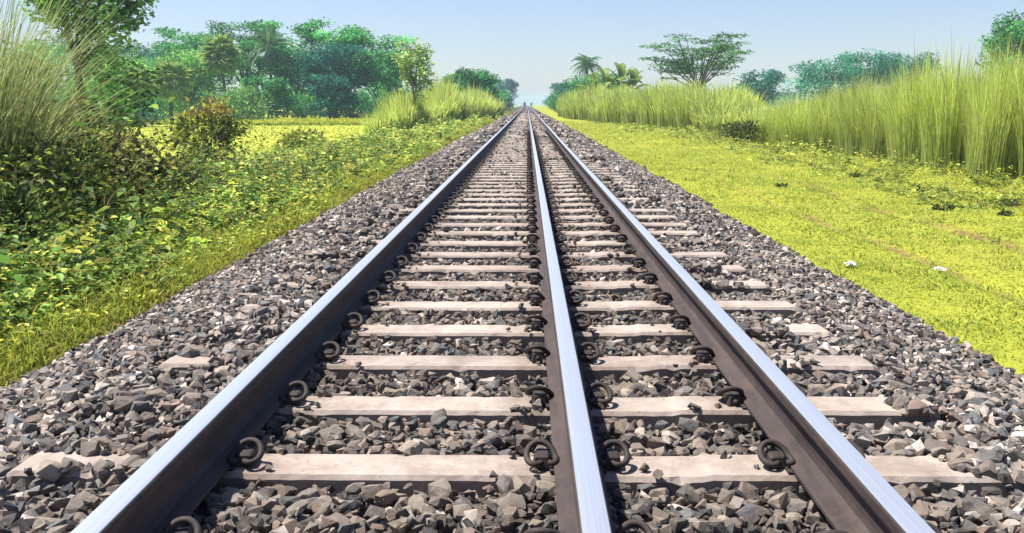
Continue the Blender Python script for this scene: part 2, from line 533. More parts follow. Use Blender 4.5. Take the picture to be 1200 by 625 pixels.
# the 300 stones that show largest are pieces of their own
dist = np.sqrt(P[:, 0] ** 2 + P[:, 1] ** 2 + (P[:, 2] - CAM.z) ** 2)
pxx = 618 + 1166 * P[:, 0] / np.maximum(P[:, 1], .1)
topmost = P[:, 2] - bed(P[:, 0], P[:, 1]) > -.012
score = np.where((pxx > 10) & (pxx < 1190) & (P[:, 1] > 2.42) & topmost, r / dist, 0)
big = np.argsort(-score)[:300]
rest = np.setdiff1d(np.arange(len(P)), big)
smesh = []
for k, (v, f) in enumerate(V22):
    me = np_mesh("stone", v, f); me.materials.append(M_stone1); smesh.append(me)
for j, b in enumerate(big):
    o = link("stone", smesh[j % len(smesh)], parent=ballast)
    M4 = Matrix(rot[b].tolist()).to_4x4()
    o.location = P[b]; o.rotation_euler = M4.to_euler(); o.scale = (r[b],) * 3
parts.append(bake_stones(rs, P[rest], r[rest], rot[rest], col[rest], V14))
for (a, b_, sp_, sz, sec) in ((7.8, 16, .052, .034, .35), (16, 30, .078, .048, .4), (30, 62, .13, .078, .25), (62, 130, .26, .14, 0)):
    P, r, rot, col = stone_field(rs, a, b_, sp_, sz, sec)
    parts.append(bake_stones(rs, P, r, rot, col, V10))
off, Vs, Fs, Ts = 0, [], [], []
for v, f, c in parts:
    Vs.append(v); Fs.append(f + off); Ts.append(c); off += len(v)
o = link("crushed_stones", np_mesh("crushed_stones", np.concatenate(Vs), np.concatenate(Fs), np.concatenate(Ts)), M_stone, parent=ballast)
tag(o, kind="stuff")

# ------------------------------------------------------------------ rails
def rail_profile():
    h = [(.075, 0), (.075, .0105), (.060, .0145), (.028, .0235), (.0125, .036), (.0088, .055), (.0083, .085), (.0095, .108), (.016, .122), (.0345, .131), (.0362, .138), (.0362, .1590), (.0352, .1640), (.0325, .1680)]
    return [(x * (.91 if z < .05 else .95), z * .87) for x, z in h]
PZ = .008
Y0, Y1 = -3.0, 600.0
def extrude_profile(pts, y0, y1):
    n = len(pts)
    ys = [y0] + [3.0, 12.0, 40.0, 120.0] + [y1]
    V = [(x, y, z) for y in ys for x, z in pts]
    F = []
    for a in range(len(ys) - 1):
        for k in range(n):
            F.append((a * n + k, a * n + (k + 1) % n, (a + 1) * n + (k + 1) % n, (a + 1) * n + k))
    F.append(tuple(range(n))[::-1]); F.append(tuple((len(ys) - 1) * n + k for k in range(n)))
    me = bpy.data.meshes.new("rail")
    me.from_pydata(V, [], F); me.update()
    bm = bmesh.new(); bm.from_mesh(me); bmesh.ops.recalc_face_normals(bm, faces=bm.faces); bm.to_mesh(me); bm.free()
    return me
hp = rail_profile()
body = extrude_profile(hp + [(-x, z) for x, z in reversed(hp)], Y0, Y1)
crown = [(x * .95, z * .87) for x, z in ((.0322, .1672), (.0305, .1702), (.020, .1714), (0, .1720))]
cap = extrude_profile(crown + [(-x, z) for x, z in reversed(crown[:-1])], Y0, Y1)
for p in cap.polygons: p.use_smooth = False
rail_labels = ("steel rail with shiny top farthest from the tall grass wall, beside the leafy weed bank",
               "shiny steel rail running between the two outer rails, clips on both its sides",
               "steel rail with shiny top on the grassy path side of the track")
for rx, lab in zip(RAILS, rail_labels):
    e = empty("steel_rail", (rx, 0, PZ))
    tag(e, lab, "rail", "the three rails of the track")
    link("rail_web_and_foot", body, M_rust, e)
    link("running_surface", cap, M_polish, e)

# ------------------------------------------------------------------ sleepers with clips
def sleeper_mesh(seed):
    rs = np.random.RandomState(seed)
    bm = bmesh.new()
    x0, x1 = -1.50, 1.42
    xs = np.concatenate([[x0, x0 + .03], np.linspace(x0 + .06, x1 - .06, 92), [x1 - .03, x1]])
    chip = np.where(rs.uniform(size=(len(xs), 2)) < .05, rs.uniform(.004, .012, (len(xs), 2)), 0) + rs.normal(0, .0011, (len(xs), 2))
    rings = []
    for k, x in enumerate(xs):
        e = (.016 if k in (0, len(xs) - 1) else 0)
        mid = .006 if -.8 < x < .5 else 0
        ht = .083 - e; hb = .125
        zt = 0 - mid - e
        c0, c1 = chip[k]
        pts = [(-hb, -.2), (-ht - .013, zt - .012 - max(c0, 0)), (-ht + c0, zt - max(c0, 0) * .3), (ht - c1, zt - max(c1, 0) * .3), (ht + .013, zt - .012 - max(c1, 0)), (hb, -.2)]
        rings.append([bm.verts.new((x, y, z)) for y, z in pts])
    for a, b in zip(rings, rings[1:]):
        for k in range(6):
            bm.faces.new((a[k], a[(k + 1) % 6], b[(k + 1) % 6], b[k]))
    bm.faces.new(rings[0][::-1]); bm.faces.new(rings[-1])
    bmesh.ops.recalc_face_normals(bm, faces=bm.faces)
    me = bpy.data.meshes.new("sleeper_body"); bm.to_mesh(me); bm.free()
    me.materials.append(M_conc)
    return me
def clip_mesh(sgn, flip):
    # spring clip bent from one round bar: leg in the shoulder, loop over the top, toe on the rail foot
    p = [(0, .055, .020), (0, .0, .020), (.002, -.040, .022), (.022, -.060, .024), (.048, -.050, .030), (.060, -.020, .048), (.052, .008, .078), (.026, .024, .098), (-.008, .024, .096), (-.036, .010, .074), (-.050, -.010, .046), (-.056, -.036, .032), (-.046, -.056, .030), (-.030, -.050, .031)]
    pts = spline([(sgn * a * .74, b * flip * .9, .015 + (c - .02) * .54) for a, b, c in p], 4)
    sp = Soup(); tube(sp, pts, .0092, (1, 1, 1), 8)
    return sp.mesh("rail_clip", True)
def shoulder_mesh():
    bm = bmesh.new()
    bmesh.ops.create_cube(bm, size=1)
    for v in bm.verts: v.co = Vector((v.co.x * .058 * (1 if v.co.z < 0 else .7), v.co.y * .085 * (1 if v.co.z < 0 else .8), v.co.z * .038 + .017))
    bmesh.ops.bevel(bm, geom=bm.edges[:], offset=.005, segments=1, affect='EDGES')
    me = bpy.data.meshes.new("clip_shoulder"); bm.to_mesh(me); bm.free(); return me
def pad_mesh():
    bm = bmesh.new(); bmesh.ops.create_cube(bm, size=1)
    for v in bm.verts: v.co = Vector((v.co.x * .16, v.co.y * .16, v.co.z * .0075 + .00385))
    me = bpy.data.meshes.new("rail_pad"); bm.to_mesh(me); bm.free(); return me
slps, shm, pdm = [sleeper_mesh(k) for k in range(6)], shoulder_mesh(), pad_mesh()
shm.materials.append(M_clip); pdm.materials.append(M_clip)
clips = {}
for sgn in (-1, 1):
    for fl in (-1, 1):
        me = clip_mesh(sgn, fl); me.materials.append(M_clip); clips[(sgn, fl)] = me
rs = np.random.RandomState(5)
N_CLIP, N_IND = 60, 200
SL_LABEL = "pale concrete sleeper lying crosswise in the grey stones beneath the three rails"
SL_GROUP = "concrete sleepers under the rails"
for k in range(-1, N_IND):
    y = S0 + k * SP + rs.normal(0, .008)
    if k < N_CLIP:
        e = empty("concrete_sleeper", (0, y, 0), rs.normal(0, .004))
        tag(e, SL_LABEL, "sleeper", SL_GROUP)
        link("sleeper_body", slps[(k * 5 + k // 6) % 6], parent=e)
        for rx in RAILS:
            link("rail_pad", pdm, parent=e, loc=(rx, 0, 0))
            for s in (-1, 1):
                c = link("rail_clip", clips[(s, 1 if s > 0 else -1)] if k % 7 else clips[(s, 1)], parent=e, loc=(rx + s * .101, rs.normal(0, .004), .001), rot=(0, 0, rs.normal(0, .08)))
                link("clip_shoulder", shm, parent=c)
    else:
        o = link("concrete_sleeper", slps[k % 6], loc=(0, y, 0))
        tag(o, SL_LABEL, "sleeper", SL_GROUP)
bv = np.array([(x, y, z) for x in (-1.5, 1.42) for y, z in ((-.125, -.2), (-.085, 0), (.085, 0), (.125, -.2))])
bf = [(0, 1, 5, 4), (1, 2, 6, 5), (2, 3, 7, 6), (3, 2, 1, 0), (4, 5, 6, 7)]
far_y = S0 + SP * np.arange(N_IND, 700)
V = bv[None] + np.stack([far_y * 0, far_y, far_y * 0], -1)[:, None]
F = (np.array(bf)[None] + (np.arange(len(far_y)) * len(bv))[:, None, None]).reshape(-1, 4)
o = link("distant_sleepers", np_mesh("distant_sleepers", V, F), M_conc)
tag(o, "rest of the concrete sleepers merging into the far track", "sleepers", kind="stuff")

# ------------------------------------------------------------------ lawn beside the track
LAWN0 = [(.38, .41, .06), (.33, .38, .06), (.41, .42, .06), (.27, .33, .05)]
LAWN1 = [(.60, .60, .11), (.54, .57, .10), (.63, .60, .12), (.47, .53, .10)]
rs = np.random.RandomState(31)
sp = Soup()
def lawn_patch(x0, x1, y0, y1, dens, hgt, wid, seg=2):
    n = int((x1 - x0) * (y1 - y0) * dens)
    x = rs.uniform(x0, x1, n); y = rs.uniform(y0, y1, n)
    keep = x > RIGHT_E - .02 - rs.exponential(.07, n) + .12 * vnoise(y, y * 0, .8, 12)
    keep &= (np.abs(x) * 1166 / np.maximum(y, .5) < 880) | ((x < 5.4) & (y < 9))
    for rx, w in ((3.52, .04), (4.68, .09)):
        bare = (np.abs(x - rx) < w * (.75 + .5 * vnoise(x, y, .5, 8))) & (vnoise(x, y, 1.2, 14) > -.35) & (y < 15)
        keep &= ~(bare & (rs.uniform(size=n) < .8))
    x, y = x[keep], y[keep]; n = len(x)
    pt = vnoise(x, y, .55, 15) * .6 + vnoise(x, y, .16, 16) * .4
    h = hgt * np.exp(rs.normal(0, .35, n)) * (1 + .5 * pt)
    P = np.stack([x, y, gz(x, y) - .01], 1)
    lean = rs.normal(0, .75, (n, 2))
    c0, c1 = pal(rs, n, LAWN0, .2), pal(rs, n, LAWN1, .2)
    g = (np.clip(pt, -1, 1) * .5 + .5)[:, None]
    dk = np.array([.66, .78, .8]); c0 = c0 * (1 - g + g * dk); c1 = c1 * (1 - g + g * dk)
    yl = (np.clip((y - 7) / 8, 0, 1) * np.clip(.65 + .5 * vnoise(x, y, 3.0, 18), 0, 1))[:, None]
    c1 = c1 * (1 + yl * np.array([.19, .15, .3])); c0 = c0 * (1 + yl * np.array([.19, .15, .3]))
    dry = rs.uniform(size=n) < .035
    c1[dry] = np.array([.40, .30, .12])
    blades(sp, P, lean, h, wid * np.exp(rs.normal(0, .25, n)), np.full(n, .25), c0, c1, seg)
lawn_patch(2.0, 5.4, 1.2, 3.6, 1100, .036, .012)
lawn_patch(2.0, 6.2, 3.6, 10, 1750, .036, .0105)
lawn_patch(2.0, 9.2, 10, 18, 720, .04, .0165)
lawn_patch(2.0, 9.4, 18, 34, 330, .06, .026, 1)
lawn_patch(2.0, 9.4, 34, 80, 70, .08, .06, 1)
# coarser tufts and a few dry stalks break the short turf
for k in range(90):
    cx, cyy = rs.uniform(2.55, 8.6), 4.5 + 22 * rs.uniform() ** 1.4
    n = rs.randint(8, 20)
    P = np.stack([cx + rs.normal(0, .05, n), cyy + rs.normal(0, .05, n), np.zeros(n)], 1); P[:, 2] = gz(P[:, 0], P[:, 1]) - .01
    blades(sp, P, rs.normal(0, .5, (n, 2)), rs.uniform(.06, .14, n), np.full(n, .011), np.full(n, .3), pal(rs, n, [(.18, .26, .04)], .2), pal(rs, n, [(.34, .42, .06), (.28, .38, .06), (.5, .42, .15)], .2), 2)
tag(link("lawn_grass", sp.mesh("lawn_grass"), M_lawn), "short bright yellow green grass beside the track", "grass", kind="stuff")

# grass strip between ballast and weeds, left
sp = Soup()
def strip(x0, x1, y0, y1, dens, hgt, wid):
    n = int((x1 - x0) * (y1 - y0) * dens)
    x = rs.uniform(x0, x1, n); y = rs.uniform(y0, y1, n)
    el = LEFT_E - .24 * np.clip((y - 10) / 30, 0, 1) + .14 * vnoise(y, y * 0, .8, 11) + .03
    keep = (x < el + rs.exponential(.06, n)) & (-x * 1166 / np.maximum(y, .5) < 850)
    x, y = x[keep], y[keep]; n = len(x)
    h = hgt * np.exp(rs.normal(0, .4, n)) * np.clip((el[keep] - x) / .35, .25, 1)
    P = np.stack([x, y, gz(x, y) - .01], 1)
    c0 = pal(rs, n, [(.20, .25, .03), (.25, .28, .03), (.16, .19, .03)], .25); c1 = pal(rs, n, [(.42, .45, .06), (.36, .42, .05), (.50, .47, .08), (.28, .35, .05)], .25)
    blades(sp, P, rs.normal(0, .55, (n, 2)), h, wid * np.exp(rs.normal(0, .3, n)), np.full(n, .3), c0, c1, 2)
strip(-4.2, -2.35, 3.2, 11, 1500, .12, .010)
strip(-3.8, -2.4, 11, 24, 800, .13, .018)
strip(-4.0, -2.4, 24, 60, 200, .16, .04)
strip(-4.6, -2.4, 60, 160, 30, .25, .10)
tag(link("verge_grass", sp.mesh("verge_grass"), M_grass), "strip of fresh grass between stones and weeds", "grass", kind="stuff")

# ------------------------------------------------------------------ leafy weeds on the bank
YG = [(.46, .56, .09), (.37, .50, .09), (.56, .58, .10), (.28, .42, .08), (.62, .58, .12)]
DG = [(.11, .21, .04), (.17, .30, .06), (.06, .11, .03), (.22, .37, .07)]
BR = [(.10, .07, .03), (.16, .11, .04), (.20, .16, .06)]
def shoots(sp, rs, P, H, nleaf, L, W, cols, lean=.5, stem_w=.012, hi=False):
    """leafy shoots: arching stem with leaves set along it"""
    n = len(P)
    H = np.asarray(H).reshape(-1)
    ld = rs.normal(0, lean, (n, 2))
    blades(sp, P, ld, H, np.full(n, stem_w), np.full(n, .15), pal(rs, n, [(.10, .11, .03), (.12, .09, .04)], .2), pal(rs, n, [(.16, .18, .03)], .2), 3)
    t = np.linspace(.18, 1, nleaf)[None] + rs.uniform(-.05, .05, (n, nleaf))
    h = H[:, None] * (.35 * t + .65 * t ** 2); z = H[:, None] * (t - .15 * t ** 3)
    Q = np.stack([P[:, :1] + ld[:, :1] * h, P[:, 1:2] + ld[:, 1:2] * h, P[:, 2:3] + z], -1)
    a = rs.uniform(0, 6.28, (n, 1)) + np.arange(nleaf)[None] * 2.4 + rs.normal(0, .3, (n, nleaf))
    D = np.stack([np.cos(a), np.sin(a), rs.normal(.12, .35, (n, nleaf))], -1)
    N = np.stack([rs.normal(0, .35, (n, nleaf)), rs.normal(0, .35, (n, nleaf)), np.ones((n, nleaf))], -1)
    sc = np.exp(rs.normal(0, .28, (n, nleaf))) * (1.1 - .35 * t)
    base = np.repeat(cols[:, None], nleaf, 1) * np.exp(rs.normal(0, .22, (n, nleaf, 1)))
    leaves(sp, rs, Q.reshape(-1, 3), D.reshape(-1, 3), N.reshape(-1, 3), (L * sc).ravel(), (W * sc).ravel(), base.reshape(-1, 3), hi=hi)

sp = Soup()
rs = np.random.RandomState(41)
def weed_patch(x0, x1, y0, y1, dens, hfun, nleaf, L, W, palette, pvar=.25, lean=.5, sw=.012, seed=50, thr=-.55):
    n = int((x1 - x0) * (y1 - y0) * dens)
    x = rs.uniform(x0, x1, n); y = rs.uniform(y0, y1, n)
    k = (vnoise(x, y, .5 + L * 3, seed) + rs.normal(0, .25, n) > thr) & (np.abs(x) * 1166 / np.maximum(y, .5) < 850)
    x, y = x[k], y[k]; n = len(x)
    H = hfun(x, y) * np.exp(rs.normal(0, .25, n))
    # patches of one kind share a colour
    cols = pal(rs, n, palette, pvar) * np.exp(.38 * vnoise(x, y, .8 + 2 * L, seed + 1))[:, None]
    shoots(sp, rs, np.stack([x, y, gz(x, y) - .02], 1), np.maximum(H, .05), nleaf, L, W, cols, lean, sw, hi=y0 < 14)
hill = lambda x, y: np.interp(-x, [2.5, 3.0, 3.6, 4.6, 6, 8], [.08, .18, .42, .80, 1.0, .6]) * (1 + .55 * vnoise(x, y, 1.5, 60))
weed_patch(-3.5, -2.75, 3.2, 14, 95, lambda x, y: .6 * hill(x, y) + .06, 6, .055, .03, YG, lean=.8)
weed_patch(-7.0, -3.1, 4.5, 16, 115, hill, 10, .08, .045, YG + DG + DG, lean=.6, thr=-.3)
weed_patch(-7.0, -3.4, 5.6, 16, 26, lambda x, y: hill(x, y) * .9, 9, .105, .068, YG + [(.10, .20, .03)], lean=.7)
low = lambda x, y: np.interp(-x, [2.5, 3.0, 3.6, 4.6, 6, 8], [.08, .16, .36, .58, .50, .32]) * (1 + .35 * vnoise(x, y, 1.3, 60))
weed_patch(-8.5, -2.9, 16, 32, 30, low, 9, .12, .07, YG + DG, lean=.6, sw=.02)
weed_patch(-9.5, -3.0, 32, 70, 8, lambda x, y: low(x, y) * 1.0, 9, .2, .12, YG + YG + DG, lean=.6, sw=.03)
weed_patch(-8.0, -3.4, 70, 170, 1.6, lambda x, y: low(x, y) * 1.2, 9, .36, .22, YG + DG, lean=.6, sw=.05)
weed_patch(-6.4, -3.7, 6.0, 14, 11, lambda x, y: hill(x, y) * 1.05, 8, .125, .085, [(.16, .32, .06), (.25, .42, .08), (.10, .22, .05), (.34, .46, .09)], lean=.7, seed=80, thr=-.2)
n = 420
x = rs.uniform(-7.5, -3.2, n); y = rs.uniform(5, 22, n)
blades(sp, np.stack([x, y, gz(x, y)], 1), rs.normal(0, .55, (n, 2)), (hill(x, y) + .25) * rs.uniform(.9, 1.5, n), np.full(n, .009), np.full(n, .25), pal(rs, n, [(.16, .11, .06), (.22, .17, .09)], .2), pal(rs, n, [(.34, .27, .13), (.28, .26, .10)], .2), 4)
tag(link("bank_weeds", sp.mesh("bank_weeds"), M_leaf), "tangle of low leafy weeds and creepers covering the bank", "weeds", kind="stuff")

# creepers at the foot of the tall grass, right
sp = Soup()
CRP = [(.36, .40, .07), (.26, .32, .06), (.16, .22, .05), (.42, .43, .09), (.10, .14, .04)]
cr = lambda x, y: np.interp(x, [5.8, 7, 8.5, 9.5], [.05, .14, .26, .32]) * (1 + .5 * vnoise(x, y, 1.1, 66))
weed_patch(5.6, 9.8, 11, 26, 34, cr, 7, .07, .042, CRP, lean=.9, seed=70, thr=-.1)
weed_patch(6.0, 9.8, 26, 48, 14, cr, 7, .11, .065, CRP, lean=.9, sw=.02, seed=72, thr=-.1)
weed_patch(5.0, 9.6, 48, 90, 4, cr, 7, .2, .12, CRP, lean=.9, sw=.03, seed=74, thr=-.1)
tag(link("creeping_weeds", sp.mesh("creeping_weeds"), M_leaf), "low creeping weeds at the foot of the tall grass", "weeds", kind="stuff")

# ------------------------------------------------------------------ tall grass
def grass_clump_mesh(seed, n, Hh, rad, wid, tips, stems, lean_out=.35, wind=(.10, 0), droop=.22, mess=.17):
    rs = np.random.RandomState(seed)
    sp = Soup()
    a = rs.uniform(0, 6.28, n); q = rad * np.sqrt(rs.uniform(size=n))
    P = np.stack([q * np.cos(a), q * np.sin(a), np.full(n, -.05)], 1)
    L = Hh * np.clip(rs.normal(.85, .13, n), .35, 1.18) * (1 - .22 * (q / rad) ** 2)
    lean = np.stack([np.cos(a), np.sin(a)], 1) * (q / rad)[:, None] * lean_out + rs.normal(0, mess, (n, 2)) + np.array(wind)
    c0 = pal(rs, n, stems, .25); c1 = pal(rs, n, tips, .2)
    dead = rs.uniform(size=n) < .12
    c1[dead] = np.array([.30, .24, .10])
    blades(sp, P, lean, L, wid * np.exp(rs.normal(0, .3, n)), np.clip(rs.normal(droop, .1, n), .02, .6), c0, c1, 5, 2.2)
    return sp.mesh("tall_grass_clump")
TIPS = [(.71, .80, .20), (.65, .76, .18), (.76, .82, .25), (.57, .70, .17)]
STEMS = [(.42, .50, .15), (.36, .44, .12), (.50, .51, .20), (.27, .29, .11)]
gcl = [grass_clump_mesh(100 + k, 1400, 2.3, .55, .012, TIPS, STEMS, .15, (.02, 0), .17, .09) for k in range(5)]
gfar = [grass_clump_mesh(130 + k, 850, 2.3, .8, .038, TIPS, STEMS, .20, (.02, 0), .2, .09) for k in range(4)]
for me in gcl + gfar: me.materials.append(M_grass)
rs = np.random.RandomState(77)
def put_clump(me, x, y, h, wdt, label, group):
    o = link("tall_grass_clump", me, loc=(x, y, float(gz(x, y)) - .03), rot=(rs.normal(0, .03), rs.normal(0, .03), rs.uniform(0, 6.28)))
    o.scale = (wdt, wdt, h / 2.3)
    tag(o, label, "tall grass", group)
GL = "tall yellow green grass clump in the dense grass wall beside the lawn"
GG = "tall grass clumps forming the wall beside the lawn"
y = 13.5
while y < 37.5:
    for row in range(3):
        hh = np.interp(y, [13, 20, 30, 37, 40], [3.15, 2.95, 2.45, 1.9, 1.4]) * rs.uniform(.86, 1.1) * (1 + .10 * float(vnoise(y, 0, 2.6, 33)))
        x = np.interp(y, [13, 20, 46], [9.7, 9.45, 9.0]) + row * .95 + rs.normal(0, .30)
        put_clump(gcl[rs.randint(5)], x, y + rs.normal(0, .2), hh, rs.uniform(.9, 1.15), GL, GG)
    y += 1.12 if y < 30 else 1.35
GL2 = "rounded far clump of tall grass below the broad flat-topped tree"
GG2 = "far tall grass clumps beyond the gap in the grass wall"
for k in range(46):
    y = 49.5 + k * 1.5
    for row in range(2):
        x = np.interp(y, [47, 60, 75, 100], [10.2, 9.2, 6.8, 4.9]) + row * 1.5 + rs.normal(0, .3)
        put_clump(gfar[rs.randint(4)], x, y, np.interp(y, [49, 52, 58, 75, 100], [1.3, 2.0, 2.95, 2.6, 3.2]) * rs.uniform(.9, 1.1) * (1 + .34 * float(vnoise(y, 0, 5.0, 34))), rs.uniform(1.0, 1.4), GL2, GG2)
GL3 = "bushy clump of tall grass on the weed bank beyond the slender tree"
GG3 = "tall grass clumps on the weed bank"
for (cx, cyy, rad, hh, n) in ((-8.1, 63, 1.3, 3.3, 10), (-6.4, 75, 2.3, 4.3, 16), (-5.4, 92, 1.9, 4.0, 11), (-5.0, 113, 2.1, 3.9, 10)):
    for k in range(n):
        a, q = rs.uniform(0, 6.28), rad * math.sqrt(rs.uniform())
        put_clump(gfar[rs.randint(4)], cx + .8 * q * math.cos(a), cyy + 1.6 * q * math.sin(a), hh * (1.06 - .5 * (q / rad) ** 2) * rs.uniform(.92, 1.06), rs.uniform(1.0, 1.3), GL3, GG3)
# the big clump standing on the bank close by
NT_ = [(.42, .49, .18), (.50, .56, .21), (.35, .44, .15), (.58, .60, .28)]
NS_ = [(.24, .30, .11), (.29, .31, .12), (.17, .22, .08)]
big1 = grass_clump_mesh(201, 1750, 4.2, .5, .011, NT_, NS_, .24, (.04, 0), .26); big1.materials.append(M_grass)
big2 = grass_clump_mesh(202, 600, 3.6, .55, .011, NT_, NS_, .34, (.08, 0), .36); big2.materials.append(M_grass)
o = link("tall_grass_clump", big1, loc=(-6.0, 10.6, float(gz(-6.0, 10.6)) - .03))
tag(o, "towering feathery grass clump with arching blades above the dark bank shrubs", "tall grass")
o = link("tall_grass_clump", big2, loc=(-6.7, 11.9, float(gz(-6.7, 11.9)) - .03))
tag(o, "pale feathery grass clump half hidden behind the towering one", "tall grass")

# ------------------------------------------------------------------ shrubs and plants
def shrub(x, y, h, w, n, L, palette, label, name="shrub", top=None, seed=0, cat="shrub", group=None):
    rs = np.random.RandomState(seed + 300)
    e = empty(name, (x, y, float(gz(x, y)) - .03)); tag(e, label, cat, group)
    st = Soup()
    tips = []
    for k in range(9):
        a = k * 2.4 + rs.uniform(-.4, .4); q = w * .5 * rs.uniform(.2, .85); hh = h * rs.uniform(.55, .9)
        pts = spline([(0, 0, 0), (q * .35 * math.cos(a), q * .35 * math.sin(a), hh * .5), (q * math.cos(a), q * math.sin(a), hh)], 4)
        tube(st, pts, np.linspace(.02, .006, len(pts)) * max(1, h), (.09, .07, .05), 4)
        tips += list(pts[3:])
    link("stems", st.mesh("stems"), M_bark, e)
    tips = np.array(tips)
    sp = Soup()
    nc = 46
    u = rdir(rs, nc)
    cc = u * np.array([w * .46, w * .46, h * .5]) * rs.uniform(.55, 1.02, (nc, 1)) + np.array([0, 0, h * .47])
    cc[:, 2] = np.clip(cc[:, 2], h * .1, h)
    idx = rs.randint(0, nc, n)
    P = cc[idx] + rs.normal(0, 1, (n, 3)) * np.array([w, w, h * .8]) * .075
    P[:, 2] = np.maximum(P[:, 2], .03)
    D = rdir(rs, n) + np.array([0, 0, .2]) + unit(P - np.array([0, 0, h * .4])) * .8
    N = rdir(rs, n) * .7 + np.array([0, 0, 1])
    c = pal(rs, n, palette, .28)
    if top is not None:
        m = (P[:, 2] > h * .78) & (rs.uniform(size=n) < .7); c[m] = pal(rs, m.sum(), top, .2)
    sc = np.exp(rs.normal(0, .25, n))
    leaves(sp, rs, P, D, N, L * sc, L * .5 * sc, c, hi=y < 33)
    link("foliage", sp.mesh("foliage"), M_leaf, e)
    return e
shrub(-9.7, 30.5, 2.2, 2.3, 3400, .14, [(.10, .13, .035), (.28, .33, .06), (.06, .07, .025), (.48, .52, .10), (.38, .43, .08)], "rounded shrub with a reddish orange top standing alone before the bright field", top=[(.44, .32, .09), (.46, .42, .10), (.36, .22, .09), (.40, .36, .09)], seed=1)
shrub(-5.6, 12.2, 1.65, 2.4, 4200, .085, [(.06, .06, .026), (.13, .12, .04), (.30, .31, .07), (.04, .045, .02), (.36, .36, .08)], "dark dense shrub at the foot of the towering grass clump", seed=2)
shrub(-5.1, 10.2, 1.3, 1.9, 3400, .085, [(.06, .09, .025), (.20, .25, .05), (.04, .05, .02), (.34, .38, .08)], "dark low shrub with pale leaf edges in front of the towering grass", seed=3)
shrub(-6.9, 15.2, 1.85, 2.4, 3200, .10, [(.22, .22, .04), (.30, .29, .05), (.12, .11, .03), (.07, .06, .03)], "olive brown shrub behind the dark dense one on the bank", seed=4)
shrub(-8.4, 20.5, .8, 1.7, 1500, .13, [(.22, .24, .03), (.10, .11, .03), (.05, .05, .02)], "low scraggly shrub between the lone reddish-topped shrub and the bank shrubs", seed=5)
shrub(-9.4, 42, 1.0, 2.2, 1000, .18, [(.26, .30, .06), (.12, .15, .04), (.40, .43, .08)], "small green shrub at the edge of the bright field past the reddish-topped shrub", seed=6)
shrub(-4.75, 8.4, .95, 1.5, 2600, .075, [(.05, .08, .022), (.10, .15, .03), (.035, .045, .018), (.26, .34, .07)], "dense dark green shrub low on the bank among bright weeds", seed=9)
shrub(-5.0, 13.6, .95, 1.7, 2400, .085, [(.06, .07, .025), (.12, .12, .035), (.24, .27, .06), (.04, .045, .02)], "low dark shrub right behind the big heart-leaved plant's stems", seed=10)
shrub(-7.3, 17.6, 1.35, 1.8, 2600, .10, [(.10, .09, .035), (.26, .27, .06), (.06, .05, .025), (.36, .36, .08)], "brown-leaved shrub leaning beside the olive brown one on the bank", seed=11)
shrub(7.6, 36, .75, 1.5, 1000, .12, [(.10, .13, .03), (.20, .23, .05), (.06, .075, .03)], "dark rounded shrub on the lawn edge where the grass wall begins", seed=7)
shrub(6.4, 78, .9, 1.3, 500, .2, [(.22, .26, .06), (.10, .13, .04)], "small pale shrub at the foot of the far grass clumps", seed=8)
for (x, y, h, w, lab) in ((5.5, 13.2, .11, .3, "small dark weed tuft alone on the bright lawn"),
                          (6.55, 13.6, .12, .5, "flat spreading weed patch beside the grass wall's foot"),
                          (6.1, 18.6, .12, .28, "tiny dark weed tuft on the lawn near the creepers"),
                          (4.2, 16.5, .07, .22, "faint tiny weed tuft beside the wheel rut"),
                          (5.95, 12.4, .06, .16, "smallest leafy weed near the lone dark tuft")):
    shrub(x, y, h, w, 160, .045, [(.06, .10, .02), (.12, .16, .03), (.04, .06, .02)], lab, name="weed_tuft", seed=int(x * 37), cat="weed")

def big_leaf_mesh(seed, L, W):
    rs = np.random.RandomState(seed)
    t = np.linspace(0, 1, 7)
    w = W * .5 * np.array([.05, .75, 1, .95, .7, .36, .02])
    z = .12 * L * np.sin(t * 2.2) - .16 * L * t ** 2
    V, T = [], []
    for k in range(7):
        for s, zz in ((-1, .10), (-.5, .06), (0, 0), (.5, .06), (1, .10)):
            V.append((w[k] * s, L * t[k], z[k] + zz * W * (1 if k not in (0, 6) else 0)))
            T.append((.20, .32, .05) if s == 0 else (.12, .24, .035))
    F = [(k * 5 + j, k * 5 + j + 1, (k + 1) * 5 + j + 1, (k + 1) * 5 + j) for k in range(6) for j in range(4)]
    me = np_mesh("leaf", np.array(V), np.array(F), np.array(T), True); me.materials.append(M_leaf); return me
blm = [big_leaf_mesh(k, .24, .19) for k in range(3)]
def broad_plant(x, y, n, h, label, seed, sc=1.0):
    rs = np.random.RandomState(seed)
    e = empty("broad_leaved_plant", (x, y, float(gz(x, y)) - .02)); tag(e, label, "plant")
    st = Soup(); heads = []
    for k in range(n):
        a = k * 2.4 + rs.uniform(-.3, .3); q = h * rs.uniform(.25, .75); hh = h * rs.uniform(.55, 1.05)
        pts = spline([(0, 0, 0), (q * .3 * math.cos(a), q * .3 * math.sin(a), hh * .6), (q * math.cos(a), q * math.sin(a), hh)], 3)
        tube(st, pts, np.linspace(.008, .004, len(pts)), (.12, .16, .04), 4)
        heads.append((pts[-1], a))
    link("stems", st.mesh("stems"), M_leaf, e)
    for k, (p, a) in enumerate(heads):
        s = sc * rs.uniform(.75, 1.25)
        link("leaf", blm[k % 3], parent=e, loc=p, rot=(rs.normal(-.35, .22), rs.normal(0, .25), a - math.pi / 2 + rs.normal(0, .3)), scale=(s, s, s))
broad_plant(-5.1, 14.3, 11, .75, "broad-leaved plant with big heart-shaped leaves spreading over the weeds", 1)
broad_plant(-4.3, 14.6, 9, .5, "low broad-leaved plant between the big heart-leaved one and the stones", 2, .9)
